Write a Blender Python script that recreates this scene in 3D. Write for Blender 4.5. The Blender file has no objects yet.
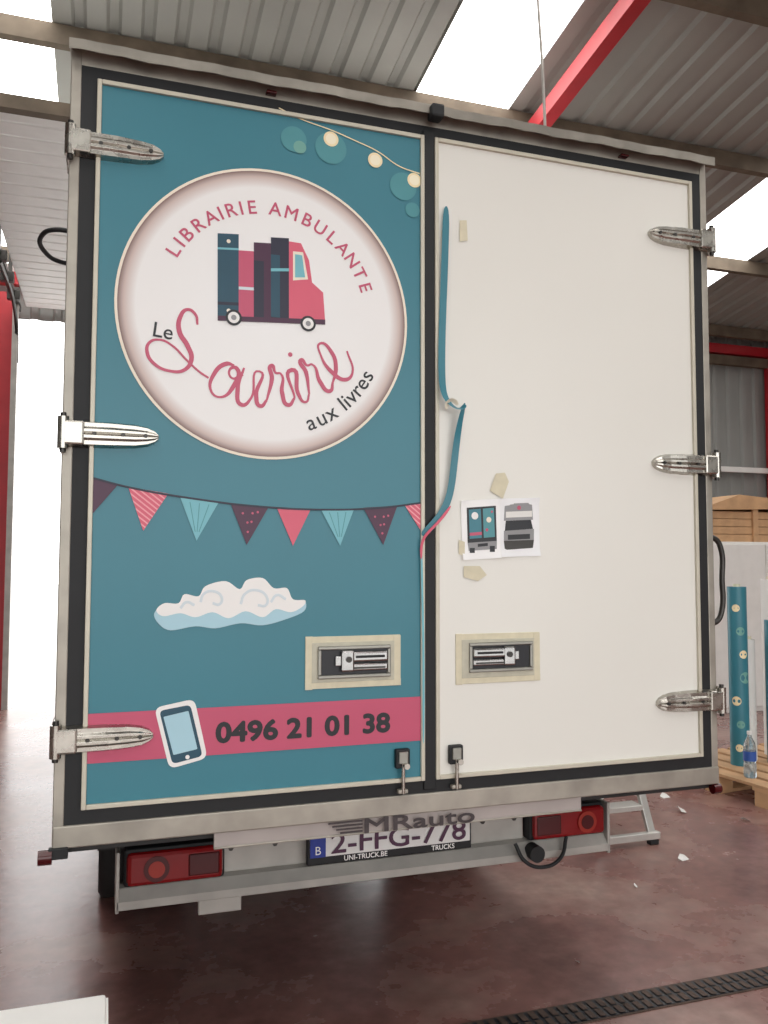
import bpy, bmesh, math, random
from mathutils import Vector, Matrix
random.seed(4)
S=bpy.context.scene
COL=bpy.context.collection
pi=math.pi
# ------------------------------------------------------------------ units
# metres. x right, y into the hall, z up. z=0 is the bottom edge of the truck's rear doors,
# the hall floor lies 0.95 m below it.
FZ=-0.95
# ------------------------------------------------------------------ materials
def srgb(r,g,b):
    f=lambda c:(c/255/12.92 if c/255<=0.04045 else ((c/255+0.055)/1.055)**2.4)
    return (f(r),f(g),f(b),1)
def mat(name,c,rough=0.5,metal=0.0,var=0.06,scale=8.0,bump=0.0,rvar=0.0,**kw):
    m=bpy.data.materials.new(name); m.use_nodes=True
    nt=m.node_tree; b=nt.nodes['Principled BSDF']
    c=srgb(*c)
    tc=nt.nodes.new('ShaderNodeTexCoord'); n=nt.nodes.new('ShaderNodeTexNoise')
    n.inputs['Scale'].default_value=scale; n.inputs['Detail'].default_value=3
    nt.links.new(tc.outputs['Object'],n.inputs['Vector'])
    r=nt.nodes.new('ShaderNodeValToRGB')
    r.color_ramp.elements[0].position=0.3; r.color_ramp.elements[1].position=0.7
    r.color_ramp.elements[0].color=(c[0]*(1-var),c[1]*(1-var),c[2]*(1-var),1)
    r.color_ramp.elements[1].color=(min(1,c[0]*(1+var)),min(1,c[1]*(1+var)),min(1,c[2]*(1+var)),1)
    nt.links.new(n.outputs['Fac'],r.inputs['Fac']); nt.links.new(r.outputs['Color'],b.inputs['Base Color'])
    b.inputs['Roughness'].default_value=rough; b.inputs['Metallic'].default_value=metal
    if rvar:
        mr=nt.nodes.new('ShaderNodeMapRange'); mr.inputs['To Min'].default_value=max(0,rough-rvar); mr.inputs['To Max'].default_value=rough+rvar
        nt.links.new(n.outputs['Fac'],mr.inputs['Value']); nt.links.new(mr.outputs['Result'],b.inputs['Roughness'])
    if bump:
        bp=nt.nodes.new('ShaderNodeBump'); bp.inputs['Strength'].default_value=bump; bp.inputs['Distance'].default_value=0.01
        nt.links.new(n.outputs['Fac'],bp.inputs['Height']); nt.links.new(bp.outputs['Normal'],b.inputs['Normal'])
    for k,v in kw.items(): b.inputs[k.replace('_',' ')].default_value=v
    return m
def emis(name,c,st):
    m=bpy.data.materials.new(name); m.use_nodes=True; b=m.node_tree.nodes['Principled BSDF']
    b.inputs['Base Color'].default_value=srgb(*c); b.inputs['Emission Color'].default_value=srgb(*c); b.inputs['Emission Strength'].default_value=st
    return m
M={}
M['teal']=mat('vinyl_teal',(56,124,140),0.38,var=0.03,scale=2)
M['teal2']=mat('vinyl_teal_bokeh',(112,166,156),0.38,var=0.03)
M['teal3']=mat('vinyl_teal_bokeh_soft',(76,144,152),0.38,var=0.03)
M['teal_d']=mat('ink_dark_teal',(24,72,92),0.4)
M['teal_l']=mat('flag_light_teal',(116,184,196),0.4,var=.03)
M['pink']=mat('ink_pink',(196,82,112),0.38,var=0.02)
M['pink_f']=mat('flag_pink',(216,92,116),0.4,var=0.03)
M['maroon']=mat('flag_maroon',(70,28,60),0.4,var=0.05)
M['navy']=mat('ink_navy',(30,30,54),0.4)
M['ink']=mat('ink_black',(20,22,30),0.4)
M['ink_worn']=mat('ink_worn_sticker',(62,54,56),0.5,var=.3,scale=30)
M['white_ink']=mat('ink_white',(240,238,236),0.4,var=.01)
M['cream']=mat('ink_cream',(240,230,212),0.4,var=.01)
M['bulb']=mat('ink_bulb',(246,228,184),0.4,var=.02)
M['bulb_glow']=mat('ink_bulb_glow',(250,240,212),0.4,var=.02)
M['cloud_b']=mat('ink_cloud_blue',(170,208,222),0.4,var=.02)
M['cloud_s']=mat('ink_cloud_shade',(212,222,228),0.4,var=.02)
M['door']=mat('door_white_paint',(231,229,222),0.32,var=0.015,scale=1.5,bump=0.02)
M['trim']=mat('door_trim',(200,194,178),0.4,metal=0.15)
M['black']=mat('rubber_gasket',(20,21,24),0.6,var=.15,scale=20)
M['alu']=mat('dirty_aluminium',(164,158,148),0.42,metal=0.5,var=0.18,scale=9,bump=0.08,rvar=.12)
M['gutter']=mat('gutter_aluminium',(140,135,126),0.42,metal=0.5,var=0.22,scale=9,bump=0.08,rvar=.12)
M['chrome']=mat('hinge_steel',(182,178,170),0.27,metal=1.0,var=.12,scale=25,rvar=.1)
M['chrome2']=mat('latch_chrome',(175,175,175),0.16,metal=1.0,var=.1,scale=25,rvar=.05)
M['steel']=mat('dark_steel',(70,68,66),0.4,metal=0.8,var=.2)
M['tape']=mat('masking_tape',(216,208,182),0.6,var=.06,scale=30)
M['tape2']=mat('masking_tape_over_metal',(192,188,170),0.5,var=.08,scale=30)
M['lockplate']=mat('lock_plate',(150,149,142),0.32,metal=.7,var=.08)
M['red']=mat('red_steel_paint',(176,34,44),0.45,var=.12,scale=4)
M['wood']=mat('purlin_wood',(104,92,78),0.8,var=.25,scale=5,bump=.2)
M['wood2']=mat('crate_wood',(198,158,118),0.7,var=.15,scale=6,bump=.1)
M['sheet']=mat('corrugated_sheet',(154,153,147),0.5,var=.08,scale=1.2)
M['wall']=mat('wall_sheet',(142,143,140),0.55,var=.08,scale=1.2)
M['rollup']=mat('overhead_door_white',(232,232,230),0.5,var=.03)
M['tyre']=mat('tyre_rubber',(24,23,23),0.8,var=.2,scale=30,bump=.2)
M['chassis']=mat('chassis_black',(30,28,28),0.6,var=.25,scale=12)
M['bumper']=mat('bumper_grey',(172,168,162),0.45,metal=.2,var=.12,scale=9,bump=.06)
M['apron']=mat('apron_grey',(168,158,154),0.5,var=.08,scale=5)
M['lamp_red']=mat('tail_lamp_red',(124,14,18),0.15,var=.1)
M['lamp_dk']=mat('tail_lamp_dark',(70,10,14),0.2,var=.1)
M['lamp_or']=mat('tail_lamp_amber',(150,44,34),0.2,var=.1)
M['plate']=mat('plate_white',(226,224,222),0.35,var=.02)
M['euro']=mat('plate_blue',(24,50,140),0.35)
M['paper']=mat('paper',(250,250,250),0.8,var=.005)
M['paper2']=mat('paper_shaded',(243,244,246),0.8,var=.005)
M['grey']=mat('grey_print',(150,150,152),0.6)
M['cardwhite']=mat('white_board',(232,230,226),0.6,var=.03)
M['ribback']=mat('vinyl_backing',(226,218,198),0.45,var=.05)
M['glassy']=mat('bottle_plastic',(205,220,228),0.1,var=.02,Transmission_Weight=.75)
M['label']=mat('bottle_label',(50,90,170),0.5)
M['cab']=mat('cab_white_paint',(228,228,226),0.3,var=.02)
M['glass']=mat('cab_glass',(30,38,44),0.08)
M['sky']=emis('skylight_translucent',(254,253,250),5.0)
# circle badge: printed design fades from white to a thin brown rim
def badge_mat():
    m=bpy.data.materials.new('ink_badge'); m.use_nodes=True; nt=m.node_tree; b=nt.nodes['Principled BSDF']
    tc=nt.nodes.new('ShaderNodeTexCoord'); v=nt.nodes.new('ShaderNodeVectorMath'); v.operation='LENGTH'
    nt.links.new(tc.outputs['Object'],v.inputs[0])
    mr=nt.nodes.new('ShaderNodeMapRange'); mr.inputs['From Max'].default_value=0.436
    nt.links.new(v.outputs['Value'],mr.inputs['Value'])
    r=nt.nodes.new('ShaderNodeValToRGB'); e=r.color_ramp.elements
    e[0].position=0.0; e[0].color=srgb(243,243,243); e[1].position=1.0; e[1].color=srgb(112,80,76)
    x=e.new(0.88); x.color=srgb(240,238,237); x=e.new(0.955); x.color=srgb(206,186,180)
    nt.links.new(mr.outputs['Result'],r.inputs['Fac']); nt.links.new(r.outputs['Color'],b.inputs['Base Color']); b.inputs['Roughness'].default_value=.38
    return m
M['badge']=badge_mat()
def stripe_mat(name,c1,c2,scale):
    m=bpy.data.materials.new(name); m.use_nodes=True; nt=m.node_tree; b=nt.nodes['Principled BSDF']
    tc=nt.nodes.new('ShaderNodeTexCoord'); w=nt.nodes.new('ShaderNodeTexWave'); w.inputs['Scale'].default_value=scale
    mp=nt.nodes.new('ShaderNodeMapping'); mp.inputs['Rotation'].default_value=(0,0.9,0)
    nt.links.new(tc.outputs['Object'],mp.inputs['Vector']); nt.links.new(mp.outputs['Vector'],w.inputs['Vector'])
    r=nt.nodes.new('ShaderNodeValToRGB'); r.color_ramp.interpolation='CONSTANT'
    r.color_ramp.elements[0].color=srgb(*c1); r.color_ramp.elements[1].color=srgb(*c2); r.color_ramp.elements[1].position=.75
    nt.links.new(w.outputs['Fac'],r.inputs['Fac']); nt.links.new(r.outputs['Color'],b.inputs['Base Color']); b.inputs['Roughness'].default_value=.4
    return m
M['pink_s']=stripe_mat('flag_pink_striped',(216,92,116),(238,160,168),26)
def floor_mat():
    m=bpy.data.materials.new('painted_concrete'); m.use_nodes=True; nt=m.node_tree; b=nt.nodes['Principled BSDF']
    tc=nt.nodes.new('ShaderNodeTexCoord')
    n1=nt.nodes.new('ShaderNodeTexNoise'); n1.inputs['Scale'].default_value=1.3; n1.inputs['Detail'].default_value=6; n1.inputs['Roughness'].default_value=.65
    n2=nt.nodes.new('ShaderNodeTexNoise'); n2.inputs['Scale'].default_value=14; n2.inputs['Detail'].default_value=5
    for n in (n1,n2): nt.links.new(tc.outputs['Object'],n.inputs['Vector'])
    r=nt.nodes.new('ShaderNodeValToRGB'); e=r.color_ramp.elements
    e[0].position=.32; e[0].color=srgb(110,74,70); e[1].position=.72; e[1].color=srgb(162,136,126)
    x=e.new(.5); x.color=srgb(132,94,88)
    nt.links.new(n1.outputs['Fac'],r.inputs['Fac'])
    mx=nt.nodes.new('ShaderNodeMixRGB'); mx.blend_type='OVERLAY'; mx.inputs['Fac'].default_value=.45
    nt.links.new(r.outputs['Color'],mx.inputs[1]); nt.links.new(n2.outputs['Fac'],mx.inputs[2])
    nt.links.new(mx.outputs['Color'],b.inputs['Base Color'])
    mr=nt.nodes.new('ShaderNodeMapRange'); mr.inputs['To Min'].default_value=.12; mr.inputs['To Max'].default_value=.42
    nt.links.new(n1.outputs['Fac'],mr.inputs['Value']); nt.links.new(mr.outputs['Result'],b.inputs['Roughness'])
    bp=nt.nodes.new('ShaderNodeBump'); bp.inputs['Strength'].default_value=.08; bp.inputs['Distance'].default_value=.01
    nt.links.new(n2.outputs['Fac'],bp.inputs['Height']); nt.links.new(bp.outputs['Normal'],b.inputs['Normal'])
    return m
M['floor']=floor_mat()
# ------------------------------------------------------------------ mesh helpers
def link(o,parent=None):
    COL.objects.link(o)
    if parent: o.parent=parent
    return o
def empty(name,loc=(0,0,0)):
    o=bpy.data.objects.new(name,None); o.location=loc; o.empty_display_size=.1; return link(o)
def mesh(name,verts,faces,m,parent=None,smooth=False,loc=(0,0,0)):
    me=bpy.data.meshes.new(name); me.from_pydata([Vector(v) for v in verts],[],faces)
    me.materials.append(M[m] if isinstance(m,str) else m)
    if smooth:
        for p in me.polygons: p.use_smooth=True
    me.update(); o=bpy.data.objects.new(name,me); o.location=loc; return link(o,parent)
def box(name,x0,x1,y0,y1,z0,z1,m,parent=None,bev=0.0,rot=None):
    c=Vector(((x0+x1)/2,(y0+y1)/2,(z0+z1)/2)); a,b,d=(x1-x0)/2,(y1-y0)/2,(z1-z0)/2
    v=[(sx*a,sy*b,sz*d) for sx in(-1,1) for sy in(-1,1) for sz in(-1,1)]
    f=[(0,1,3,2),(4,6,7,5),(0,4,5,1),(2,3,7,6),(0,2,6,4),(1,5,7,3)]
    o=mesh(name,v,f,m,parent,loc=c)
    if rot: o.rotation_euler=rot
    if bev:
        md=o.modifiers.new('b','BEVEL'); md.width=bev; md.segments=2
    return o
def lathe(name,prof,m,parent=None,loc=(0,0,0),axis='Z',n=32,rot=None):
    v=[];f=[]
    for i in range(n):
        t=2*pi*i/n
        for r,h in prof:
            p=(r*math.cos(t),r*math.sin(t),h)
            if axis=='X': p=(p[2],p[0],p[1])
            if axis=='Y': p=(p[0],p[2],p[1])
            v.append(p)
    k=len(prof)
    for i in range(n):
        j=(i+1)%n
        for a in range(k-1): f.append((i*k+a,j*k+a,j*k+a+1,i*k+a+1))
    o=mesh(name,v,f,m,parent,True,loc)
    if rot: o.rotation_euler=rot
    md=o.modifiers.new('e','EDGE_SPLIT'); md.split_angle=math.radians(40)
    return o
def cyl(name,r,h,m,parent=None,loc=(0,0,0),axis='Z',rot=None,n=24):
    return lathe(name,[(0.0001,-h/2),(r,-h/2),(r,h/2),(0.0001,h/2)],m,parent,loc,axis,n,rot)
def tube(name,pts,r,m,parent=None,res=4,cyclic=False,smooth=True,rad=None):
    cu=bpy.data.curves.new(name,'CURVE'); cu.dimensions='3D'; cu.bevel_depth=r; cu.bevel_resolution=3; cu.resolution_u=8
    sp=cu.splines.new('BEZIER' if smooth else 'POLY')
    if smooth:
        sp.bezier_points.add(len(pts)-1)
        for i,(b,p) in enumerate(zip(sp.bezier_points,pts)):
            b.co=Vector(p); b.handle_left_type=b.handle_right_type='AUTO'
            if rad: b.radius=rad[i]
    else:
        sp.points.add(len(pts)-1)
        for b,p in zip(sp.points,pts): b.co=(*p,1)
    sp.use_cyclic_u=cyclic; cu.use_fill_caps=True
    cu.materials.append(M[m]); o=bpy.data.objects.new(name,cu)
    return link(o,parent)
# ------------------------------------------------------------------ rear-door artwork
# The printed artwork was surveyed off the photograph and rectified (plane homography) to metric
# coordinates on the flat door skin (y=0).
def rect(u,v):
    a=(u-384)/834.512; b=(v-512)/834.512
    dx=0.9492*a+0.0204*b+0.3140; dy=-0.3147*a+0.0558*b+0.9476; dz=0.0018*a-0.9982*b+0.0594
    return 0.0534+2.4656*dx/dy, 0.675+2.4656*dz/dy
truck=empty('delivery_box_truck')
L0=-0.012  # artwork lies just proud of the door skins
def poly(name,pts,m,layer,parent=truck,raw=False):
    P=[p if raw else rect(*p) for p in pts]
    n=len(P); cx=sum(p[0] for p in P)/n; cz=sum(p[1] for p in P)/n
    bm=bmesh.new(); vs=[bm.verts.new((p[0]-cx,0,p[1]-cz)) for p in P]; fa=bm.faces.new(vs)
    bm.normal_update()
    if fa.normal.y>0: fa.normal_flip()
    bmesh.ops.triangulate(bm,faces=[fa]); me=bpy.data.meshes.new(name); bm.to_mesh(me); bm.free(); me.materials.append(M[m])
    o=bpy.data.objects.new(name,me); o.location=(cx,L0-0.0005*layer,cz); return link(o,parent)
def disc(name,x,z,r,m,layer,n=96,parent=truck):
    return poly(name,[(x+r*math.cos(2*pi*i/n),z+r*math.sin(2*pi*i/n)) for i in range(n)],m,layer,parent,True)
def smoothpts(pts,sub=8):
    out=[];n=len(pts)
    for i in range(n):
        p0,p1,p2,p3=[Vector(pts[(i+k)%n]) for k in(-1,0,1,2)]
        for s in range(sub):
            t=s/sub
            out.append(tuple(0.5*((2*p1)+(-p0+p2)*t+(2*p0-5*p1+4*p2-p3)*t*t+(-p0+3*p1-3*p2+p3)*t**3)))
    return out
def txt(s,x,z,size,m,layer,phi=0,align='CENTER',off=0.0,y=None,parent=truck,sx=1.0,width=None):
    """flat lettering; off>0 emboldens by overlaying slightly shifted copies of the glyph outlines"""
    yy=(L0-0.0005*layer) if y is None else y
    k=0
    shifts=[(0,0)] if not off else [(0,0)]+[(off*math.cos(q*pi/4),off*math.sin(q*pi/4)) for q in range(8)]
    for ox,oz in shifts:
        cu=bpy.data.curves.new('txt','FONT'); cu.body=s; cu.size=size; cu.align_x=align; cu.resolution_u=4
        cu.materials.append(M[m]); o=bpy.data.objects.new('lettering_'+''.join(ch for ch in s if ch.isalnum()).lower(),cu)
        o.location=(x+ox,yy-.00002*k,z+oz); o.rotation_euler=(pi/2,-phi,0); o.scale=(sx,1,1); k+=1
        link(o,parent)
        if width:
            bpy.context.view_layer.update(); o.scale=(width/o.dimensions.x,1,1)
def ink(name,pts,r,m,layer,cyclic=False,smooth=True,parent=truck,rad=None):
    o=tube(name,[(p[0],0,p[1]) for p in pts],r,m,parent,cyclic=cyclic,smooth=smooth,rad=rad); o.scale=(1,.08,1); o.location=(0,L0-0.0005*layer,0); return o
H=2.052
# ---- box body
box('box_body',-.066,2.101,.03,4.1,-.06,2.13,'cab',truck)
box('frame_left',-.072,-.043,-.008,.06,-.10,2.13,'alu',truck,.003)
box('frame_right',2.08,2.107,-.008,.06,-.10,2.13,'alu',truck,.003)
box('frame_top',-.072,2.107,-.006,.06,2.088,2.135,'alu',truck,.003)
box('frame_sill',-.072,2.107,-.012,.08,-.10,-.040,'alu',truck,.004)
box('gasket_left',-.044,0.0,-.006,.03,-.04,2.09,'black',truck)
box('gasket_right',2.0365,2.081,-.006,.03,-.04,2.09,'black',truck)
box('gasket_top',0,2.0365,-.006,.03,H,2.09,'black',truck)
box('gasket_bottom',0,2.0365,-.006,.03,-.041,0,'black',truck)
box('gasket_centre',.998,1.039,-.014,.03,-.03,H+.02,'black',truck,.003)
# gutter on top, slightly dented
gv=[];gf=[];N=60
for i in range(N+1):
    x=-.076+(2.186)*i/N; dz=.0018*math.sin(i*.7)+.0016*math.sin(i*1.9)
    gv+=[(x,-.055,2.106+dz),(x,-.055,2.136+dz*.6),(x,.05,2.15),(x,.05,2.138),(x,-.048,2.128+dz*.6),(x,-.048,2.108+dz)]
for i in range(N):
    for k in range(6): a=i*6+k;b=i*6+(k+1)%6; gf.append((a,b,b+6,a+6))
gf+= [tuple(range(6)),tuple(N*6+k for k in range(5,-1,-1))]
mesh('roof_gutter',gv,gf,'gutter',truck)
box('marker_camera',1.003,1.047,-.08,-.03,2.088,2.132,'black',truck,.008)
for x in (.5,1.75): box('marker_lamp',x-.016,x+.016,-.03,-.006,2.096,2.104,'lamp_dk',truck,.002)
# ---- doors
box('door_skin_left',0,1.0,-.010,.03,0,H,'teal',truck,.002)
box('door_skin_right',1.0365,2.0365,-.010,.03,0,H,'door',truck,.002)
for x0 in (0,1.0365):
    t=.013
    for nm,a in (('l',(x0,x0+t,0,H)),('r',(x0+1-t,x0+1,0,H)),('b',(x0+t,x0+1-t,0,t)),('t',(x0+t,x0+1-t,H-t,H))):
        box('door_trim_'+nm,a[0],a[1],-.020,-.009,a[2],a[3],'trim',truck,.002)
# ---- badge
CX,CZ=.50,1.42
disc('badge_border',CX,CZ,.442,'cream',2); disc('badge_disc',CX,CZ,.434,'badge',3)
# top text
def adv(c): return {'I':.42,' ':.55,'M':1.2,'l':.42,'i':.42,'r':.66,'v':.85,'e':.9,'s':.82}.get(c,1.0)
def arc_text(s,R,t0,t1,size,m,top=True,off=0):
    w=[adv(c) for c in s]; tot=sum(w); acc=0
    for c,k in zip(s,w):
        f=(acc+k/2)/tot; acc+=k
        if c==' ': continue
        t=math.radians(t0+(t1-t0)*f)
        if top: txt(c,CX+R*math.sin(t),CZ+R*math.cos(t),size,m,5,-t,off=off)
        else: txt(c,CX+R*math.sin(t),CZ-R*math.cos(t),size,m,5,t,off=off)
arc_text('LIBRAIRIE AMBULANTE',.303,-65,74,.058,'pink',off=.0006)
arc_text('aux livres',.372,19,64,.068,'ink',False,off=.0004)
x,z=rect(151,337); txt('Le',x,z,.062,'ink',5,-.12,'LEFT',off=.0004)
# cursive Sourire on an arc
def arcmap(s,h):
    R=.372; th=(s-.345)/R; r=R-h; return (.492+r*math.sin(th),1.508-r*math.cos(th))
rr=[(.35,.02),(.37,.085),(.372,.124),(.387,.102),(.408,.098),(.402,.04),(.415,.002),(.44,.02)]
Spx=[(197,326),(195,316),(187,311),(180,318),(179,333),(187,347),(191,360),(184,371),(169,372),(154,365),(147,354),(149,344),(159,341),(172,347),(186,361),(199,373),(208,379)]
ink('script_capital',[rect(*p) for p in Spx],.0054,'pink',6,rad=[.6,.8,.9,1.2,1.4,1.4,1.3,1.0,.8,.9,1.0,.8,.6,.6,.6,.6,.6])
strokes=[
 [(.215,.100),(.185,.095),(.163,.05),(.18,.0),(.21,-.005),(.237,.04),(.227,.095),(.205,.083),(.225,.062),(.255,.085)],
 [(.255,.104),(.253,.035),(.275,-.006),(.30,.02),(.320,.104),(.315,.03),(.33,0),(.35,.02)],
 rr,[(.44,.02),(.457,.104),(.455,.03),(.47,0),(.49,.02)],[(p[0]+.14,p[1]) for p in rr],
 [(.58,.02),(.615,.045),(.647,.09),(.635,.136),(.603,.108),(.598,.045),(.62,.002),(.65,.003),(.695,.06)]]
for k,s in enumerate(strokes): ink('script_stroke_%d'%k,[arcmap(*p) for p in s],.0053,'pink',6,rad=[(.6,1.3,1.2,.7)[i%4] for i in range(len(s))])
q=arcmap(.472,.150); disc('script_dot',q[0],q[1],.007,'pink',6,16)
# little truck made of books
def R4(n,x0,y0,x1,y1,m,l,sk=0): return poly(n,[(x0,y0),(x1,y0+sk),(x1,y1+sk),(x0,y1)],m,l)
R4('book_1',217,235,238,319,'teal_d',5,1)
R4('book_1_band',217,249,238,251,'teal_l',6,1); R4('book_1_band2',217,303,238,306,'navy',6,1)
disc('book_1_dot',*rect(228,243),.006,'cream',6,16); disc('book_1_dot',*rect(228,312),.006,'cream',6,16)
R4('book_2',238,252,253,320,'pink',5,1); R4('book_2_band',238,288,253,291,'cloud_s',6,1)
R4('book_3',253,244,270,321,'maroon',5,1); R4('book_3b',253,262,263,318,'navy',6,1)
R4('book_4',270,239,288,321,'navy',5,1); R4('book_4b',270,256,279,318,'teal_d',6,1); R4('book_4c',270,270,288,273,'teal_l',7,0)
poly('truck_cab_art',[(288,243),(300,245),(308,262),(311,284),(322,294),(324,323),(288,322)],'pink_f',5)
poly('truck_cab_window',[(292,253),(302,254),(307,281),(292,282)],'cream',6)
poly('truck_cab_pane',[(294,256),(301,257),(304,279),(294,279)],'teal_l',7)
R4('truck_sill_art',217,317,324,322,'maroon',7,4)
for u,v in ((233,319),(307,325)):
    x,z=rect(u,v); disc('art_wheel',x,z,.024,'ink',8,32); disc('art_wheel_rim',x,z,.017,'white_ink',9,32); disc('art_wheel_hub',x,z,.008,'grey',10,24)
# fairy lights
for i,(u,v,r,m) in enumerate(((293,141,.040,'teal3'),(330,150,.050,'teal3'),(299,149,.020,'teal2'),(402,188,.045,'teal3'),(415,212,.024,'teal3'))): x,z=rect(u,v); disc('bokeh',min(x,.985-r),z,r,m,1+.1*i,40)
ink('light_string',[rect(*p) for p in ((278,110),(300,121),(330,132),(355,143),(376,153),(398,168),(420,176))],.0018,'bulb',2)
for u,v in ((330,141),(374,162),(413,182)): x,z=rect(u,v); disc('light_bulb_art',x,z,.024,'bulb',3,32); disc('light_bulb_core',x,z,.017,'bulb_glow',4,32)
# bunting
fl=[((92,478),(118,485),(90,517),'maroon'),((128,487),(168,494),(143,531),'pink_s'),((180,498),(218,503),(196,541),'teal_l'),((230,504),(268,507),(246,545),'maroon'),
((276,508),(310,509),(292,546),'pink_f'),((320,510),(353,509),(339,546),'teal_l'),((362,508),(396,506),(382,545),'maroon'),((403,505),(420,503),(420,532),'pink_s')]
for a,b,c,m in fl: poly('bunting_flag',[a,b,c],m,3)
ink('bunting_string',[rect(*p) for p in ((91,478),(130,488),(200,500),(260,507),(330,510),(380,508),(421,503))],.003,'navy',4)
for a,b,c,m in (fl[2],fl[5]):
    for q_ in (.25,.5,.75): ink('flag_crease',[rect((a[0]*(1-q_)+b[0]*q_),(a[1]*(1-q_)+b[1]*q_)+3),rect(c[0]*.8+.2*(a[0]*(1-q_)+b[0]*q_),c[1]-9)],.0012,'teal3',4)
for a,b,c,m in (fl[3],fl[6]):
    for s,t in ((.3,.15),(.6,.15),(.45,.4),(.5,.65),(.75,.12),(.62,.38)):
        u=a[0]+(b[0]-a[0])*s; v=a[1]+4; u=u+(c[0]-u)*t; v=v+(c[1]-v)*t
        disc('flag_dot',*rect(u,v),.0035,'pink',4,12)
# cloud
cl=[(154,612),(158,622),(170,629),(195,625),(215,627),(240,622),(262,624),(285,618),(303,610),(304,600),(292,599),(286,588),(273,588),(262,578),(246,580),(239,589),(225,581),(205,586),(198,596),(184,594),(178,603),(164,603)]
poly('cloud_shade',smoothpts([(u,v+1) for u,v in cl],5),'cloud_b',2)
cl2=[(156,610),(163,616),(180,613),(195,617),(212,612),(228,618),(245,611),(262,617),(275,609),(290,612),(302,606),(304,600),(292,599),(286,588),(273,588),(262,578),(246,580),(239,589),(225,581),(205,586),(198,596),(184,594),(178,603),(164,603)]
poly('cloud_body',smoothpts(cl2,5),'white_ink',3)
for k,cc in enumerate((((200,602),(203,594),(212,591),(221,597),(219,604),(212,603)),((240,604),(244,594),(255,590),(266,597),(265,605),(257,605)),((270,602),(276,595),(285,599)),((180,608),(186,602),(194,605)))):
    ink('cloud_curl_%d'%k,[rect(*p) for p in cc],.004,'cloud_s',4)
# phone band
x0,z0=rect(86,722); x1,z1=rect(424,688); x2,z2=rect(424,734); x3,z3=rect(86,769)
zt=(z0+z1)/2; zb_=(z2+z3)/2
poly('band',[(.013,zt),(.987,zt),(.987,zb_),(.013,zb_)],'pink',2,raw=True)
def rrect(c0,c1,c2,c3,k=.12,n=5):
    P=[Vector(rect(*c)) for c in (c0,c1,c2,c3)]; out=[]
    for i in range(4):
        p=P[i]; a=P[i-1]; b=P[(i+1)%4]; w=(P[1]-P[0]).length*k
        A=p+(a-p).normalized()*w; B=p+(b-p).normalized()*w
        for s in range(n+1):
            t=s/n; out.append(tuple((1-t)**2*A+2*t*(1-t)*p+t*t*B))
    return out
poly('phone_outline',rrect((154,707),(194,698),(207,757),(169,768),.2),'white_ink',3,raw=True)
poly('phone_shell',rrect((159,710),(190,704),(202,755),(172,763),.16),'teal_d',4,raw=True)
poly('phone_screen',rrect((163,716),(188,710),(197,748),(173,754),.05),'cloud_b',5,raw=True)
disc('phone_button',*rect(187,756),.006,'white_ink',5,16)
xa,za=rect(215,740); xb,zb2=rect(387,731)
txt('0496 21 01 38',xa,(za+zb2)/2-.001,.078,'ink',4,0,'LEFT',off=.0034,width=xb-xa)
# ---- recessed lock handles with masking tape
def latch(x0,x1,z0,z1,ix0,ix1,iz0,iz1,d):
    p=bpy.data.objects.new('lock_recess',None); link(p,truck)
    y=-.0135
    def bx(n,a,b,c,e,f,g,m,bv=.001): box(n,a,b,c,e,f,g,m,p,bv)
    bx('tape',x0,x1,y,y+.004,z1-.022,z1,'tape'); bx('tape',x0+.003,x1+.002,y-.0005,y+.004,z0,z0+.022,'tape')
    bx('tape',x0,x0+.022,y-.001,y+.004,z0-.002,z1+.001,'tape'); bx('tape',x1-.022,x1+.001,y-.001,y+.004,z0,z1-.002,'tape')
    bx('taped_plate',x0+.02,x1-.02,y-.002,y+.004,z0+.018,z1-.018,'tape2')
    t=.011
    bx('rim_t',ix0-t,ix1+t,y-.010,y,iz1,iz1+t,'lockplate',.003); bx('rim_b',ix0-t,ix1+t,y-.010,y,iz0-t,iz0,'lockplate',.003)
    bx('rim_l',ix0-t,ix0,y-.010,y,iz0,iz1,'lockplate',.003); bx('rim_r',ix1,ix1+t,y-.010,y,iz0,iz1,'lockplate',.003)
    bx('pocket',ix0,ix1,y-.003,y,iz0,iz1,'ink')
    w=ix1-ix0; h=iz1-iz0
    f=(lambda s:ix1-s*w) if d<0 else (lambda s:ix0+s*w)
    def rg(a,b): a,b=f(a),f(b); return min(a,b),max(a,b)
    a,b=rg(.0,.70); bx('lever',a,b,y-.018,y-.004,iz0+h*.50,iz0+h*.92,'chrome2',.006)
    a,b=rg(.06,.5); bx('lever_slot',a,b,y-.020,y-.012,iz0+h*.66,iz0+h*.76,'black',.001)
    a,b=rg(.0,.66); bx('lever_grip',a,b,y-.014,y-.004,iz0+h*.14,iz0+h*.44,'chrome2',.006)
    a,b=rg(.04,.6); bx('grip_gap',a,b,y-.0145,y-.012,iz0+h*.22,iz0+h*.30,'steel',.001)
    a,b=rg(.52,.72); bx('catch',a,b,y-.021,y-.003,iz0+h*.12,iz0+h*.97,'chrome2',.006)
    a,b=rg(.70,.80); bx('catch_tongue',a,b,y-.013,y-.003,iz0+h*.35,iz0+h*.75,'chrome2',.003)
    cyl('keyhole',.009,.010,'steel',p,(f(.61),y-.021,iz0+h*.62),'Y')
latch(.62,.92,.295,.45,.668,.876,.335,.410,-1)
latch(1.106,1.403,.289,.446,1.161,1.364,.335,.407,1)
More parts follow.
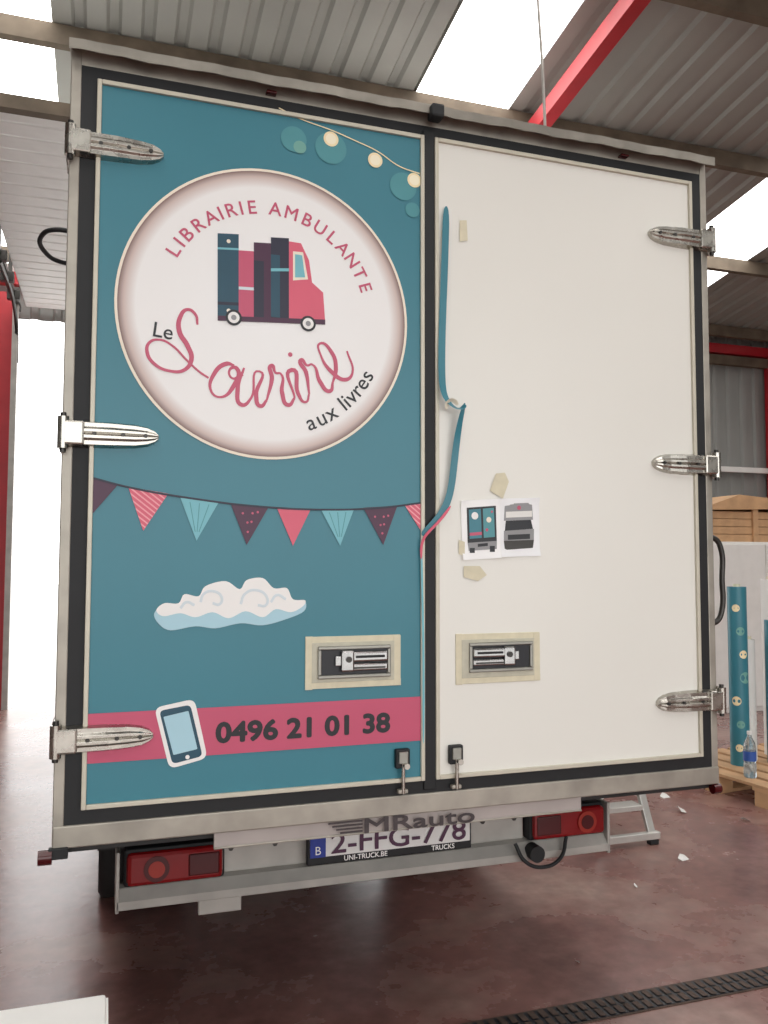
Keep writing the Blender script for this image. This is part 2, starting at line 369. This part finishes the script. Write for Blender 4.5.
# ---- hinges
def hinge(xe,xt,z,sg):
    p=bpy.data.objects.new('hinge',None); link(p,truck)
    pr=[(0,.036),(.2,.038),(.5,.037),(.75,.034),(.88,.028),(.96,.018),(1,.006)]
    v=[];f=[]
    for s,h in pr:
        x=xe+(xt-xe)*s; yo=-.032 if s<.7 else (-.028 if s<.9 else -.024)
        v+=[(x,-.01,z-h),(x,yo,z-h*.82),(x,yo,z-h*.5),(x,yo-.006,z-h*.34),(x,yo-.006,z-h*.12),(x,yo-.001,z),(x,yo-.006,z+h*.12),(x,yo-.006,z+h*.34),(x,yo,z+h*.5),(x,yo,z+h*.82),(x,-.01,z+h)]
    K=11
    for i in range(len(pr)-1):
        for k in range(K-1): a=i*K+k; f.append((a,a+1,a+K+1,a+K))
    f.append(tuple(range(K))); f.append(tuple(len(v)-K+k for k in range(K)))
    o=mesh('strap',v,f,'chrome',p); bm=bmesh.new(); bm.from_mesh(o.data); bmesh.ops.recalc_face_normals(bm,faces=bm.faces); bm.to_mesh(o.data); bm.free()
    m=o.modifiers.new('b','BEVEL'); m.width=.002; m.segments=2
    for s in (.32,.62,.86): cyl('bolt',.006,.008,'steel',p,(xe+(xt-xe)*s,-.034,z),'Y',n=6)
    cyl('knuckle',.015,.088,'chrome',p,(xe,-.028,z),'Z'); cyl('pin',.008,.11,'steel',p,(xe,-.028,z),'Z')
    a,b=sorted((xe-sg*.004,xe+sg*.055)); box('knuckle_block',a,b,-.042,-.006,z-.034,z+.034,'chrome',p,.006)
    a,b=sorted((xe+sg*.0,xe-sg*.012)); box('side_leaf',a,b,-.03,.10,z-.045,z+.045,'chrome',p,.004)
for z in (1.855,1.028,.190): hinge(-.068,.186,z,1)
for z in (1.838,1.020,.192): hinge(2.110,1.850,z,-1)
# ---- small sill locks
for x in (.924,1.101):
    p=bpy.data.objects.new('sill_lock',None); link(p,truck)
    box('lock_box',x-.023,x+.023,-.030,-.01,.045,.103,'black',p,.004); box('lock_face',x-.015,x+.015,-.036,-.028,.06,.096,'lockplate',p,.003)
    cyl('rod',.006,.10,'chrome',p,(x,-.03,.02),'Z'); box('rod_foot',x-.016,x+.016,-.032,-.012,-.03,-.018,'alu',p,.003)
    cyl('knob',.009,.016,'chrome',p,(x+.006,-.042,.055),'Y')
# ---- grab handle, side loop, corner marker
tube('grab_handle',[(2.10,.03,.765),(2.145,.03,.76),(2.168,.03,.73),(2.172,.03,.61),(2.168,.03,.5),(2.145,.03,.462),(2.10,.03,.458)],.010,'steel',truck)
for z in (.765,.458): cyl('handle_flange',.020,.008,'alu',truck,(2.108,.03,z),'X')
tube('side_hook_loop',[(-.066,.80,1.90),(-.15,.80,1.905),(-.20,.86,1.905),(-.20,1.06,1.90),(-.15,1.14,1.90),(-.066,1.15,1.90)],.009,'black',truck)
cyl('corner_marker',.020,.035,'lamp_dk',truck,(-.088,-.01,-.118),'X'); box('corner_marker_arm',-.08,-.03,-.02,.0,-.125,-.095,'black',truck,.003)
cyl('corner_marker',.018,.03,'lamp_dk',truck,(2.10,-.0,-.118),'X')
# ---- apron, lettering
box('apron',.36,1.56,.0,.012,-.145,-.098,'apron',truck,.002)
box('apron_lip',.36,1.56,-.004,.012,-.147,-.141,'alu',truck,.002)
txt('MRauto',.985,-.140,.060,'ink_worn',0,0,'CENTER',off=.0016,y=-.014,width=.36)
for i in range(4): box('apron_dash',.73-.012*i,.80,-.0135,-.012,-.136+.010*i,-.131+.010*i,'ink_worn',truck)
box('floor_underside',-.066,2.101,.02,4.1,-.12,-.06,'chassis',truck)
for i in range(8): box('cross_member',-.05,2.08,.35+.5*i,.41+.5*i,-.19,-.12,'chassis',truck)
for x in (.55,1.43): box('chassis_rail',x-.035,x+.035,.5,5.6,-.36,-.19,'chassis',truck,.005)
# ---- bumper, lamps, plate
by=.40
bv=[];prof=[(by-.02,-.435),(by-.03,-.43),(by-.03,-.405),(by,-.372),(by+.03,-.368),(by+.06,-.372),(by+.06,-.42),(by+.05,-.435)]
for x in (.105,1.905): bv+=[(x,y,z) for y,z in prof]
k=len(prof); bf=[(i,(i+1)%k,k+(i+1)%k,k+i) for i in range(k)]+[tuple(range(k)),tuple(range(2*k-1,k-1,-1))]
mesh('rear_bumper',bv,bf,'bumper',truck)
box('bumper_panel',.44,1.57,by+.03,by+.04,-.37,-.20,'bumper',truck,.004)
for x in (.47,.62,1.40,1.53): cyl('panel_bolt',.009,.008,'steel',truck,(x,by+.026,-.29),'Y',n=6)
box('bumper_end',.10,.112,by-.03,by+.10,-.44,-.25,'bumper',truck,.003); box('bumper_end',1.90,1.912,by-.03,by+.10,-.44,-.25,'bumper',truck,.003)
for s,xl in ((1,.125),(-1,1.575)):
    p=bpy.data.objects.new('tail_lamp',None); link(p,truck)
    box('housing',xl,xl+.32,by-.01,by+.05,-.37,-.25,'black',p,.01)
    box('lens',xl+.008,xl+.312,by-.035,by-.005,-.362,-.258,'lamp_red',p,.014)
    a=xl+.20 if s>0 else xl+.02
    box('lens_reflector',a,a+.10,by-.04,by-.03,-.345,-.275,'lamp_dk',p,.005)
    cyl('lens_round',.04,.01,'lamp_dk' if s>0 else 'lamp_or',p,(xl+.10 if s>0 else xl+.23,by-.037,-.31),'Y')
    cyl('lens_ring',.026,.014,'lamp_or' if s>0 else 'lamp_dk',p,(xl+.10 if s>0 else xl+.23,by-.038,-.31),'Y')
p=bpy.data.objects.new('licence_plate',None); link(p,truck)
box('holder',.722,1.332,.375,.40,-.362,-.215,'black',p,.004)
box('plate_blank',.730,1.324,.370,.378,-.334,-.222,'plate',p,.002); box('euro_band',.730,.785,.368,.372,-.334,-.222,'euro',p)
txt('2-FFG-778',1.055,-.324,.096,'maroon',0,0,'CENTER',off=.0014,y=.3665,parent=p,width=.50)
txt('B',.757,-.324,.04,'white_ink',0,0,'CENTER',y=.3665,parent=p)
txt('UNI-TRUCK.BE',.93,-.355,.024,'white_ink',0,0,'CENTER',y=.3735,parent=p,off=.0004); txt('TRUCKS',1.22,-.355,.024,'white_ink',0,0,'CENTER',y=.3735,parent=p,off=.0004)
tube('trailer_cable',[(1.50,.36,-.36),(1.53,.34,-.42),(1.60,.33,-.445),(1.68,.34,-.42),(1.72,.37,-.36)],.007,'black',truck)
cyl('socket',.03,.05,'black',truck,(1.58,.36,-.40),'Y')
box('bracket_plate',.36,.50,.38,.40,-.48,-.43,'bumper',truck,.003)
cyl('spare_wheel',.34,.2,'tyre',truck,(1.0,1.15,-.42),'Z')
# ---- wheels
def wheel(x,y,w=.19,R=.355,par=truck):
    lathe('tyre',[(.2,-w/2+.02),(.24,-w/2),(R-.03,-w/2),(R-.006,-w/2+.015),(R,-w/2+.03),(R,-.012),(R-.012,-.008),(R-.012,.008),(R,.012),(R,w/2-.03),(R-.006,w/2-.015),(R-.03,w/2),(.24,w/2),(.2,w/2-.02)],'tyre',par,(x,y,FZ+R),'X',48)
    lathe('rim',[(.001,.02),(.07,.02),(.09,-.02),(.17,-.03),(.2,-w/2+.02),(.205,w/2-.02)],'bumper',par,(x,y,FZ+R),'X',32)
for x in (.14,.36,1.69,1.91): wheel(x,1.95)
for x in (.18,1.86): wheel(x,5.2)
cyl('rear_axle',.05,1.7,'chassis',truck,(1.02,1.95,FZ+.355),'X'); lathe('differential',[(.001,-.15),(.09,-.12),(.15,0),(.09,.12),(.001,.15)],'chassis',truck,(1.02,1.95,FZ+.355),'X')
for x in (.05,1.57): box('mudguard',x-.0,x+.42,2.35,2.36,-.55,-.12,'chassis',truck)
for x in (.04,1.60): box('mud_flap',x,x+.40,1.5,1.51,-.60,-.12,'chassis',truck)
# ---- cab
cp=[(4.15,-.45),(4.15,.95),(4.35,1.12),(4.9,1.10),(5.45,.45),(6.0,.25),(6.12,.0),(6.12,-.55),(5.6,-.6),(4.6,-.6)]
cv=[(x,y,z) for x in (.07,1.97) for y,z in cp]; k=len(cp)
mesh('cab',cv,[(i,(i+1)%k,k+(i+1)%k,k+i) for i in range(k)]+[tuple(range(k)),tuple(range(2*k-1,k-1,-1))],'cab',truck)
for x in (.065,1.975): mesh('cab_window',[(x,4.35,.4),(x,4.4,.95),(x,4.85,.95),(x,5.25,.45),(x,5.25,.4)],[(0,1,2,3,4)],'glass',truck)
mesh('windscreen',[(.17,4.96,1.04),(1.87,4.96,1.04),(1.87,5.43,.50),(.17,5.43,.50)],[(0,1,2,3)],'glass',truck,loc=(0,.01,.01))
for x in (-.12,2.16):
    box('wing_mirror',x-.08,x+.08,4.95,5.0,.3,.65,'black',truck,.02); tube('mirror_arm',[(1.02+(x-1.02)*.82,5.0,.2),(x,4.98,.35)],.015,'black',truck)
# ---- vinyl offcut hanging on the right door
def ribbon(name,pts,w,m,par):
    v=[];f=[]
    P=[Vector((*rect(u,vv),)) for u,vv,*_ in pts]
    for i,(q,p) in enumerate(zip(pts,P)):
        t=(P[min(i+1,len(P)-1)]-P[max(i-1,0)]).normalized(); n=Vector((-t.y,t.x))
        tw=q[3] if len(q)>3 else 0
        hw=w/2
        for s in(-1,1): v.append((p.x+s*n.x*hw*math.cos(tw),-q[2]+s*hw*math.sin(tw),p.y+s*n.y*hw*math.cos(tw)))
    for i in range(len(P)-1): f.append((2*i,2*i+1,2*i+3,2*i+2))
    o=mesh(name,v,f,m,par,True); md=o.modifiers.new('s','SUBSURF'); md.levels=md.render_levels=2
    return o
off=bpy.data.objects.new('vinyl_offcut_strip',None); link(off,truck)
ribbon('strip_upper',[(444,207,.02),(443,240,.022),(441,290,.024),(439,340,.024),(438,385,.03),(440,400,.04,.3),(447,410,.05,.8),(455,413,.055,1.2),(459,407,.05,.9)],.024,'teal',off)
ribbon('strip_lower',[(459,405,.05,.8),(455,420,.045,.5),(452,445,.035),(450,470,.03),(447,495,.03),(440,512,.03),(430,525,.03),(419,536,.022)],.024,'teal',off)
ribbon('strip_pink',[(447,506,.0345),(438,519,.0345),(428,529,.034),(418,540,.024),(419,560,.022)],.009,'pink_f',off)
ribbon('strip_edge',[(452,408,.052,.3),(446,402,.055,.9),(441,404,.05,.5),(441,412,.045)],.016,'ribback',off)
ribbon('strip_thread',[(419,545,.022),(420,600,.022),(421,640,.022),(421,680,.022),(421,745,.022)],.007,'teal_l',off)
# ---- printed reference sheets, masking-tape pieces (paper stands slightly proud with curled edges)
sh=bpy.data.objects.new('printed_layout_sheets',None); link(sh,truck)
def sheet(name,c,y0,y1,m):
    P=[rect(*p) for p in c]; n=8; v=[];f=[]
    for i in range(n+1):
        for j in range(n+1):
            s=i/n;t=j/n
            x=(P[0][0]*(1-s)+P[1][0]*s)*(1-t)+(P[3][0]*(1-s)+P[2][0]*s)*t; z=(P[0][1]*(1-s)+P[1][1]*s)*(1-t)+(P[3][1]*(1-s)+P[2][1]*s)*t
            v.append((x,y0-(y0-y1)*0-.007*max(0,abs(t-.5)*2-.72)/.28*abs(2*s-1)**2,z))
    for i in range(n):
        for j in range(n): a=i*(n+1)+j; f.append((a,a+1,a+n+2,a+n+1))
    return mesh(name,v,f,m,sh,True)
sheet('sheet_a',[(459,501),(498,499),(499,558),(461,560)],-.0128,0,'paper'); sheet('sheet_b',[(498,499),(537,498),(538,556),(499,557)],-.0131,0,'paper2')
poly('mini_box_frame',[(465,508),(494,506),(495,541),(466,543)],'ink',3,sh); poly('mini_door_teal',[(467,510),(479,509),(480,538),(468,539)],'teal',4,sh); poly('mini_door_b',[(481,509),(492,508),(493,537),(482,538)],'teal3',4,sh)
disc('mini_badge',*rect(473,516),.012,'white_ink',5,20,sh); disc('mini_badge',*rect(487,520),.009,'cream',5,20,sh)
disc('mini_dot',*rect(485,530),.005,'pink',5,12,sh); disc('mini_dot',*rect(490,512),.004,'pink',5,12,sh)
poly('mini_band',[(468,533),(480,532),(480,535),(468,536)],'pink',5,sh)
poly('mini_bumper',[(466,543),(495,541),(495,549),(467,551)],'grey',3,sh); poly('mini_wheel',[(468,548),(473,548),(473,553),(468,553)],'ink',4,sh); poly('mini_wheel',[(488,546),(493,546),(493,552),(488,552)],'ink',4,sh)
poly('mini_plate',[(476,544),(486,543),(486,546),(476,547)],'ink',4,sh)
poly('mini_van_top',[(503,504),(530,503),(531,520),(502,521)],'grey',3,sh); poly('mini_van_roof',[(504,512),(530,511),(530,517),(504,518)],'cardwhite',4,sh)
poly('mini_windscreen',[(504,521),(529,520),(531,529),(503,531)],'ink',3,sh); poly('mini_bonnet',[(502,531),(532,529),(532,540),(502,541)],'grey',3,sh); poly('mini_grille',[(506,535),(528,534),(528,539),(506,540)],'ink',4,sh)
poly('mini_bumper_van',[(502,541),(532,540),(531,548),(503,550)],'steel',3,sh); disc('mini_mark',*rect(517,508),.007,'pink',5,16,sh)
for k,pp in enumerate([[(494,474),(503,473),(507,482),(501,499),(488,491)],[(462,566),(478,566),(485,575),(476,581),(462,577)],[(458,222),(465,222),(466,242),(458,243)],[(440,232),(444,230),(444,262),(440,264)],[(457,540),(463,542),(463,556),(457,554)]]):
    poly('tape_piece',pp,'tape',4,sh)
# ================================================================== hall
box('floor',-7,15,-8,8,FZ-.2,FZ,'floor')
M['rust']=mat('drain_iron',(84,68,60),.6,metal=.4,var=.3,scale=12)
dr=empty('floor_drain_channel')
box('drain_frame',-3,9,.20,.33,FZ,FZ+.004,'rust',dr); box('drain_bed',-3,9,.208,.322,FZ+.004,FZ+.005,'ink',dr)
gv=[];gf=[]
for i in range(300):
    x=-3+.04*i
    for a in (.212,.269):
        b=len(gv); gv+=[(x,a,0),(x+.024,a,0),(x+.024,a+.048,0),(x,a+.048,0)]; gf.append((b,b+1,b+2,b+3))
mesh('drain_grate',gv,gf,'rust',dr,loc=(0,0,FZ+.008))
def corr(name,a0,a1,fn,m,pitch=.25,h=.035,parent=None):
    pr=[];x=a0
    while x<a1-1e-6:
        for dx,d in ((0,0),(pitch*.55,0),(pitch*.65,h),(pitch*.9,h)):
            if x+dx<a1: pr.append((x+dx,d))
        x+=pitch
    pr.append((a1,0)); v=[];f=[]
    for a,d in pr: v+=[fn(a,0,d),fn(a,1,d)]
    for i in range(len(pr)-1): f.append((2*i,2*i+1,2*i+3,2*i+2))
    return mesh(name,v,f,m,parent)
RS=.146
def rz(y): return 4.05+(8-y)*RS
def roof_fn(a,s,d): y=8.15 if s==0 else -8.1; return (a,y,rz(y)+.09+d)
ceil=empty('ceiling')
lights=[(-1.7,-.42),(2.5,3.38),(6.5,7.6),(10.6,11.6)]
xs=[-7]+[v for p_ in lights for v in p_]+[15]
for i in range(0,len(xs),2): corr('roof_sheet_%d'%i,xs[i],xs[i+1],roof_fn,'sheet',parent=ceil)
for i,(a,b) in enumerate(lights): mesh('skylight_%d'%(i+1),[roof_fn(a,0,.01),roof_fn(b,0,.01),roof_fn(b,1,.01),roof_fn(a,1,.01)],[(0,1,2,3)],'sky',ceil)
for i,y in enumerate((7.6,5.87,4.08,2.45,.75,-.95,-2.65,-4.35,-6.05)):
    box('purlin_%d'%i,-7,15,y-.04,y+.04,rz(y)-.07,rz(y)+.085,'wood',ceil)
for i,x in enumerate((-6.9,3.58,9.85,14.8)):
    v=[];
    for y in (8,-8):
        for dx in(-.06,.06):
            for dz in (-.22,-.07): v.append((x+dx,y,rz(y)+dz))
    mesh('trim_rafter_%d'%i,v,[(0,1,3,2),(4,6,7,5),(0,4,5,1),(2,3,7,6),(0,2,6,4),(1,5,7,3)],'red')
def far_fn(z0,z1): return lambda a,s,d:(a,8-d,z0 if s==0 else z1)
wf=empty('wall_back')
corr('sheet_a',-7,-1.0,far_fn(FZ,4.2),'wall',parent=wf); corr('sheet_b',4.2,15,far_fn(FZ,4.2),'wall',parent=wf); corr('sheet_c',-1.0,4.2,far_fn(3.5,4.2),'wall',parent=wf)
box('girt_top',-7,15,7.82,7.94,3.86,4.0,'red',wf); box('girt_mid',4.2,15,7.88,7.95,2.05,2.13,'cardwhite',wf); box('girt_wood',4.2,15,7.86,7.95,3.7,3.84,'wood',wf)
box('trim_column_1',-1.30,-1.02,7.7,7.94,FZ,3.72,'red'); box('trim_column_2',9.78,9.92,7.7,7.94,FZ,4.0,'red'); box('trim_column_3',4.2,4.4,7.7,7.94,FZ,4.0,'red')
corr('wall_left',-8,8,lambda a,s,d:(-7+d,a,FZ if s==0 else 7),'wall'); corr('wall_right',-8,8,lambda a,s,d:(15-d,a,FZ if s==0 else 7),'wall')
wb=empty('wall_front')
corr('sheet_a',-7,-4.5,lambda a,s,d:(a,-8+d,FZ if s==0 else 7),'wall',parent=wb); corr('sheet_b',6.5,15,lambda a,s,d:(a,-8+d,FZ if s==0 else 7),'wall',parent=wb)
corr('sheet_c',-4.5,6.5,lambda a,s,d:(a,-8+d,3.9 if s==0 else 7),'wall',parent=wb)
# open sectional overhead door
od=empty('door_1')
for i in range(23):
    y=3.3+.2*i; box('slat',-.9,4.05,y,y+.185,3.62,3.66,'rollup',od,.012)
box('lead_edge',-.9,4.05,3.22,3.30,3.58,3.67,'wood',od)
for x in (-.98,4.1):
    box('track',x-.03,x+.03,3.0,7.9,3.56,3.62,'steel',od); box('track_v',x-.03,x+.03,7.60,7.68,FZ,3.6,'bumper',od)
    tube('track_low',[(x+.02,6.0,3.50),(x+.02,7.3,3.44),(x+.02,7.6,3.25),(x+.02,7.66,2.9)],.02,'steel',od)
    for i in range(6): box('roller_bracket',x-.05,x+.08,4.1+.62*i,4.18+.62*i,3.50,3.60,'steel',od,.004)
for i in range(4): box('track_hanger',-1.0,-.96,4+i,4.04+i,3.6,3.95,'steel',od)
box('ground_outside',-30,40,8,60,FZ-.25,FZ-.02,mat('yard_concrete',(205,203,200),.8,var=.05)); box('ground_outside.001',-30,40,-50,-8,FZ-.25,FZ-.02,mat('yard_concrete_b',(190,188,185),.8,var=.05))
tube('hanging_cable',[(2.745,2.4,rz(2.4)+.09),(2.765,2.4,4.5),(2.80,2.4,3.9),(2.83,2.4,2.6)],.010,'bumper')
# ------------------------------------------------------------------ stuff on the right
ld=empty('step_ladder')
def bar(name,a,b,w,m,par):
    a=Vector(a);b=Vector(b);d=b-a; o=box(name,-w/2,w/2,-w/4,w/4,-d.length/2,d.length/2,m,par,.003); o.location=(a+b)/2; o.rotation_euler=d.to_track_quat('Z','Y').to_euler(); return o
M['ladder']=mat('ladder_aluminium',(205,203,198),.35,metal=.5,var=.08)
for x in (2.74,3.08):
    s=1 if x>3 else -1
    bar('rail',(x,1.72,FZ+.02),(x-s*.06,2.15,.25),.05,'ladder',ld); bar('rear_leg',(x,2.75,FZ+.02),(x-s*.06,2.2,.25),.04,'ladder',ld)
    box('foot',x-.03,x+.03,1.70,1.74,FZ,FZ+.03,'black',ld,.005); box('foot',x-.03,x+.03,2.72,2.78,FZ,FZ+.03,'black',ld,.005)
for i in range(4):
    z=FZ+.18+.26*i; y=1.72+.43*(z-FZ)/1.2; box('tread',2.77,3.05,y-.02,y+.09,z,z+.03,'ladder',ld,.004)
box('stabiliser',2.70,3.12,1.70,1.74,FZ+.03,FZ+.07,'ladder',ld,.004); box('top_cap',2.78,3.06,2.1,2.28,.24,.29,'black',ld,.01)
pl=empty('wooden_pallet',(4.75,2.6,FZ)); pl.rotation_euler=(0,0,.12)
for i in range(7): box('deck',-.6+.178*i,-.6+.178*i+.13,-.5,.5,.122,.144,'wood2',pl,.003)
for y in (-.5,-.07,.36): box('stringer',-.6,.6,y,y+.14,.100,.122,'wood2',pl); box('bottom',-.6,.6,y,y+.12,0,.022,'wood2',pl)
for y in (-.5,-.07,.36):
    for x in (-.6,-.07,.46): box('block',x,x+.14,y,y+.12,.022,.100,'wood2',pl)
def vroll(x,y,z,r,h,m,dots=False):
    e=empty('vinyl_roll',(x,y,z)); lathe('roll',[(.025,0),(r,0),(r,h),(.025,h),(.025,0)],m,e,(0,0,0)); lathe('core',[(.02,-.0),(.026,-.0),(.026,h+.02),(.02,h+.02),(.02,0)],'tape',e)
    if dots:
        for k in range(7):
            t=-pi/2-.35+random.uniform(-.7,.5); zz=h*(.1+.13*k); rr_=.042*random.uniform(.6,1.1)
            v=[]
            for s in range(20):
                a=2*pi*s/20; tt=t+rr_*math.cos(a)/r; v.append(((r+.001)*math.cos(tt),(r+.001)*math.sin(tt),zz+rr_*math.sin(a)))
            v.append(((r+.0012)*math.cos(t),(r+.0012)*math.sin(t),zz))
            mesh('printed_bulb',v,[(s,(s+1)%20,20) for s in range(20)],('bulb','teal2')[k%2],e)
    return e
PT=FZ+.144
vroll(4.50,2.62,PT,.068,1.30,'teal',True); vroll(4.79,2.58,PT,.06,1.05,'teal'); vroll(4.68,2.72,PT,.05,.9,'cardwhite'); vroll(4.98,2.8,PT,.07,1.35,'cardwhite')
bt=empty('water_bottle',(4.30,2.30,PT))
lathe('bottle',[(.001,0),(.036,0),(.042,.01),(.042,.09),(.038,.1),(.042,.11),(.042,.2),(.036,.235),(.016,.275),(.013,.3),(.001,.3)],'glassy',bt)
lathe('label',[(.0425,.115),(.0428,.12),(.0428,.175),(.0425,.18)],'label',bt); cyl('cap',.015,.022,'cardwhite',bt,(0,0,.303))
cb=empty('white_storage_cabinet'); box('carcass',6.15,8.6,5.0,5.9,FZ,.90,'cardwhite',cb,.01)
for i in range(3): box('door_leaf',6.17+.81*i,6.96+.81*i,4.98,5.0,FZ+.06,.87,'cardwhite',cb,.006)
cr=empty('wooden_crate')
for i in range(4): box('plank',6.2,8.2,5.05,5.07,.90+.085*i,.98+.085*i,'wood2',cr,.003); box('plank_back',6.2,8.2,5.75,5.77,.90+.085*i,.98+.085*i,'wood2',cr,.003); box('plank_side',6.2,6.22,5.05,5.77,.90+.085*i,.98+.085*i,'wood2',cr,.003); box('plank_side',8.18,8.2,5.05,5.77,.90+.085*i,.98+.085*i,'wood2',cr,.003)
for x in (6.2,6.85,7.5,8.12): box('batten',x,x+.07,5.02,5.05,.90,1.26,'wood2',cr,.003)
mesh('crate_lid',[(6.1,5.0,1.24),(6.65,5.0,1.42),(8.3,5.0,1.30),(6.1,5.8,1.24),(6.65,5.8,1.42),(8.3,5.8,1.30)],[(0,1,2),(3,5,4),(0,3,4,1),(1,4,5,2),(0,2,5,3)],'wood2',cr)
# white tub in the near left corner
tb=empty('plastic_tub')
v=[];f=[]
def rl(x0,x1,y0,y1,z): return [(x0,y0,z),(x1,y0,z),(x1,y1,z),(x0,y1,z)]
rings=[rl(-.46,.03,-.99,-.60,FZ),rl(-.50,.062,-1.02,-.56,-.28),rl(-.52,.075,-1.04,-.545,-.28),rl(-.52,.075,-1.04,-.545,-.25),rl(-.49,.05,-1.01,-.57,-.25),rl(-.45,.02,-.98,-.61,FZ+.02)]
for r_ in rings: v+=r_
for i in range(5):
    for k in range(4): f.append((4*i+k,4*i+(k+1)%4,4*i+4+(k+1)%4,4*i+4+k))
f+=[(3,2,1,0),(20,21,22,23)]
mesh('tub',v,f,'cardwhite',tb)
box('tub_lid',-.515,.07,-1.035,-.55,-.252,-.238,'cardwhite',tb,.006)
for x,y,a,sc in ((3.08,1.45,.3,.9),(3.65,2.19,1.2,1.2),(3.3,2.6,.7,.8),(3.9,1.9,2,.9),(3.45,2.35,2.6,.7),(3.75,2.5,.2,1),(2.6,1.2,1,.4),(1.9,.6,2,.3)):
    e=mesh('paper_scrap',[(-.03*sc,-.015*sc,0),(.03*sc,-.02*sc,0),(.035*sc,.02*sc,.015),(0,.025*sc,.028*sc),(-.035*sc,.015*sc,.01)],[(0,1,2,3,4)],'cardwhite',loc=(x,y,FZ+.002)); e.rotation_euler=(0,0,a)
# ------------------------------------------------------------------ light
w=bpy.data.worlds.new('world'); S.world=w; w.use_nodes=True; bg=w.node_tree.nodes['Background']
bg.inputs['Color'].default_value=(.99,.995,.985,1); bg.inputs['Strength'].default_value=3.15
S.view_settings.view_transform='Standard'; S.view_settings.look='None'; S.view_settings.exposure=0
# ------------------------------------------------------------------ camera
yaw,pit,rol=.3200,.0594,.0018
f_=Vector((math.sin(yaw)*math.cos(pit),math.cos(yaw)*math.cos(pit),math.sin(pit))); r_=Vector((math.cos(yaw),-math.sin(yaw),0)); u_=r_.cross(f_)
r2=r_*math.cos(rol)+u_*math.sin(rol); u2=-r_*math.sin(rol)+u_*math.cos(rol)
cd=bpy.data.cameras.new('camera'); cam=bpy.data.objects.new('camera',cd); link(cam)
m=Matrix((r2,u2,-f_)).transposed().to_4x4(); m.translation=Vector((.0534,-2.4656,.6750)); cam.matrix_world=m
cd.sensor_width=36; cd.lens=36*834.5/1024; cd.clip_start=.02
S.camera=cam
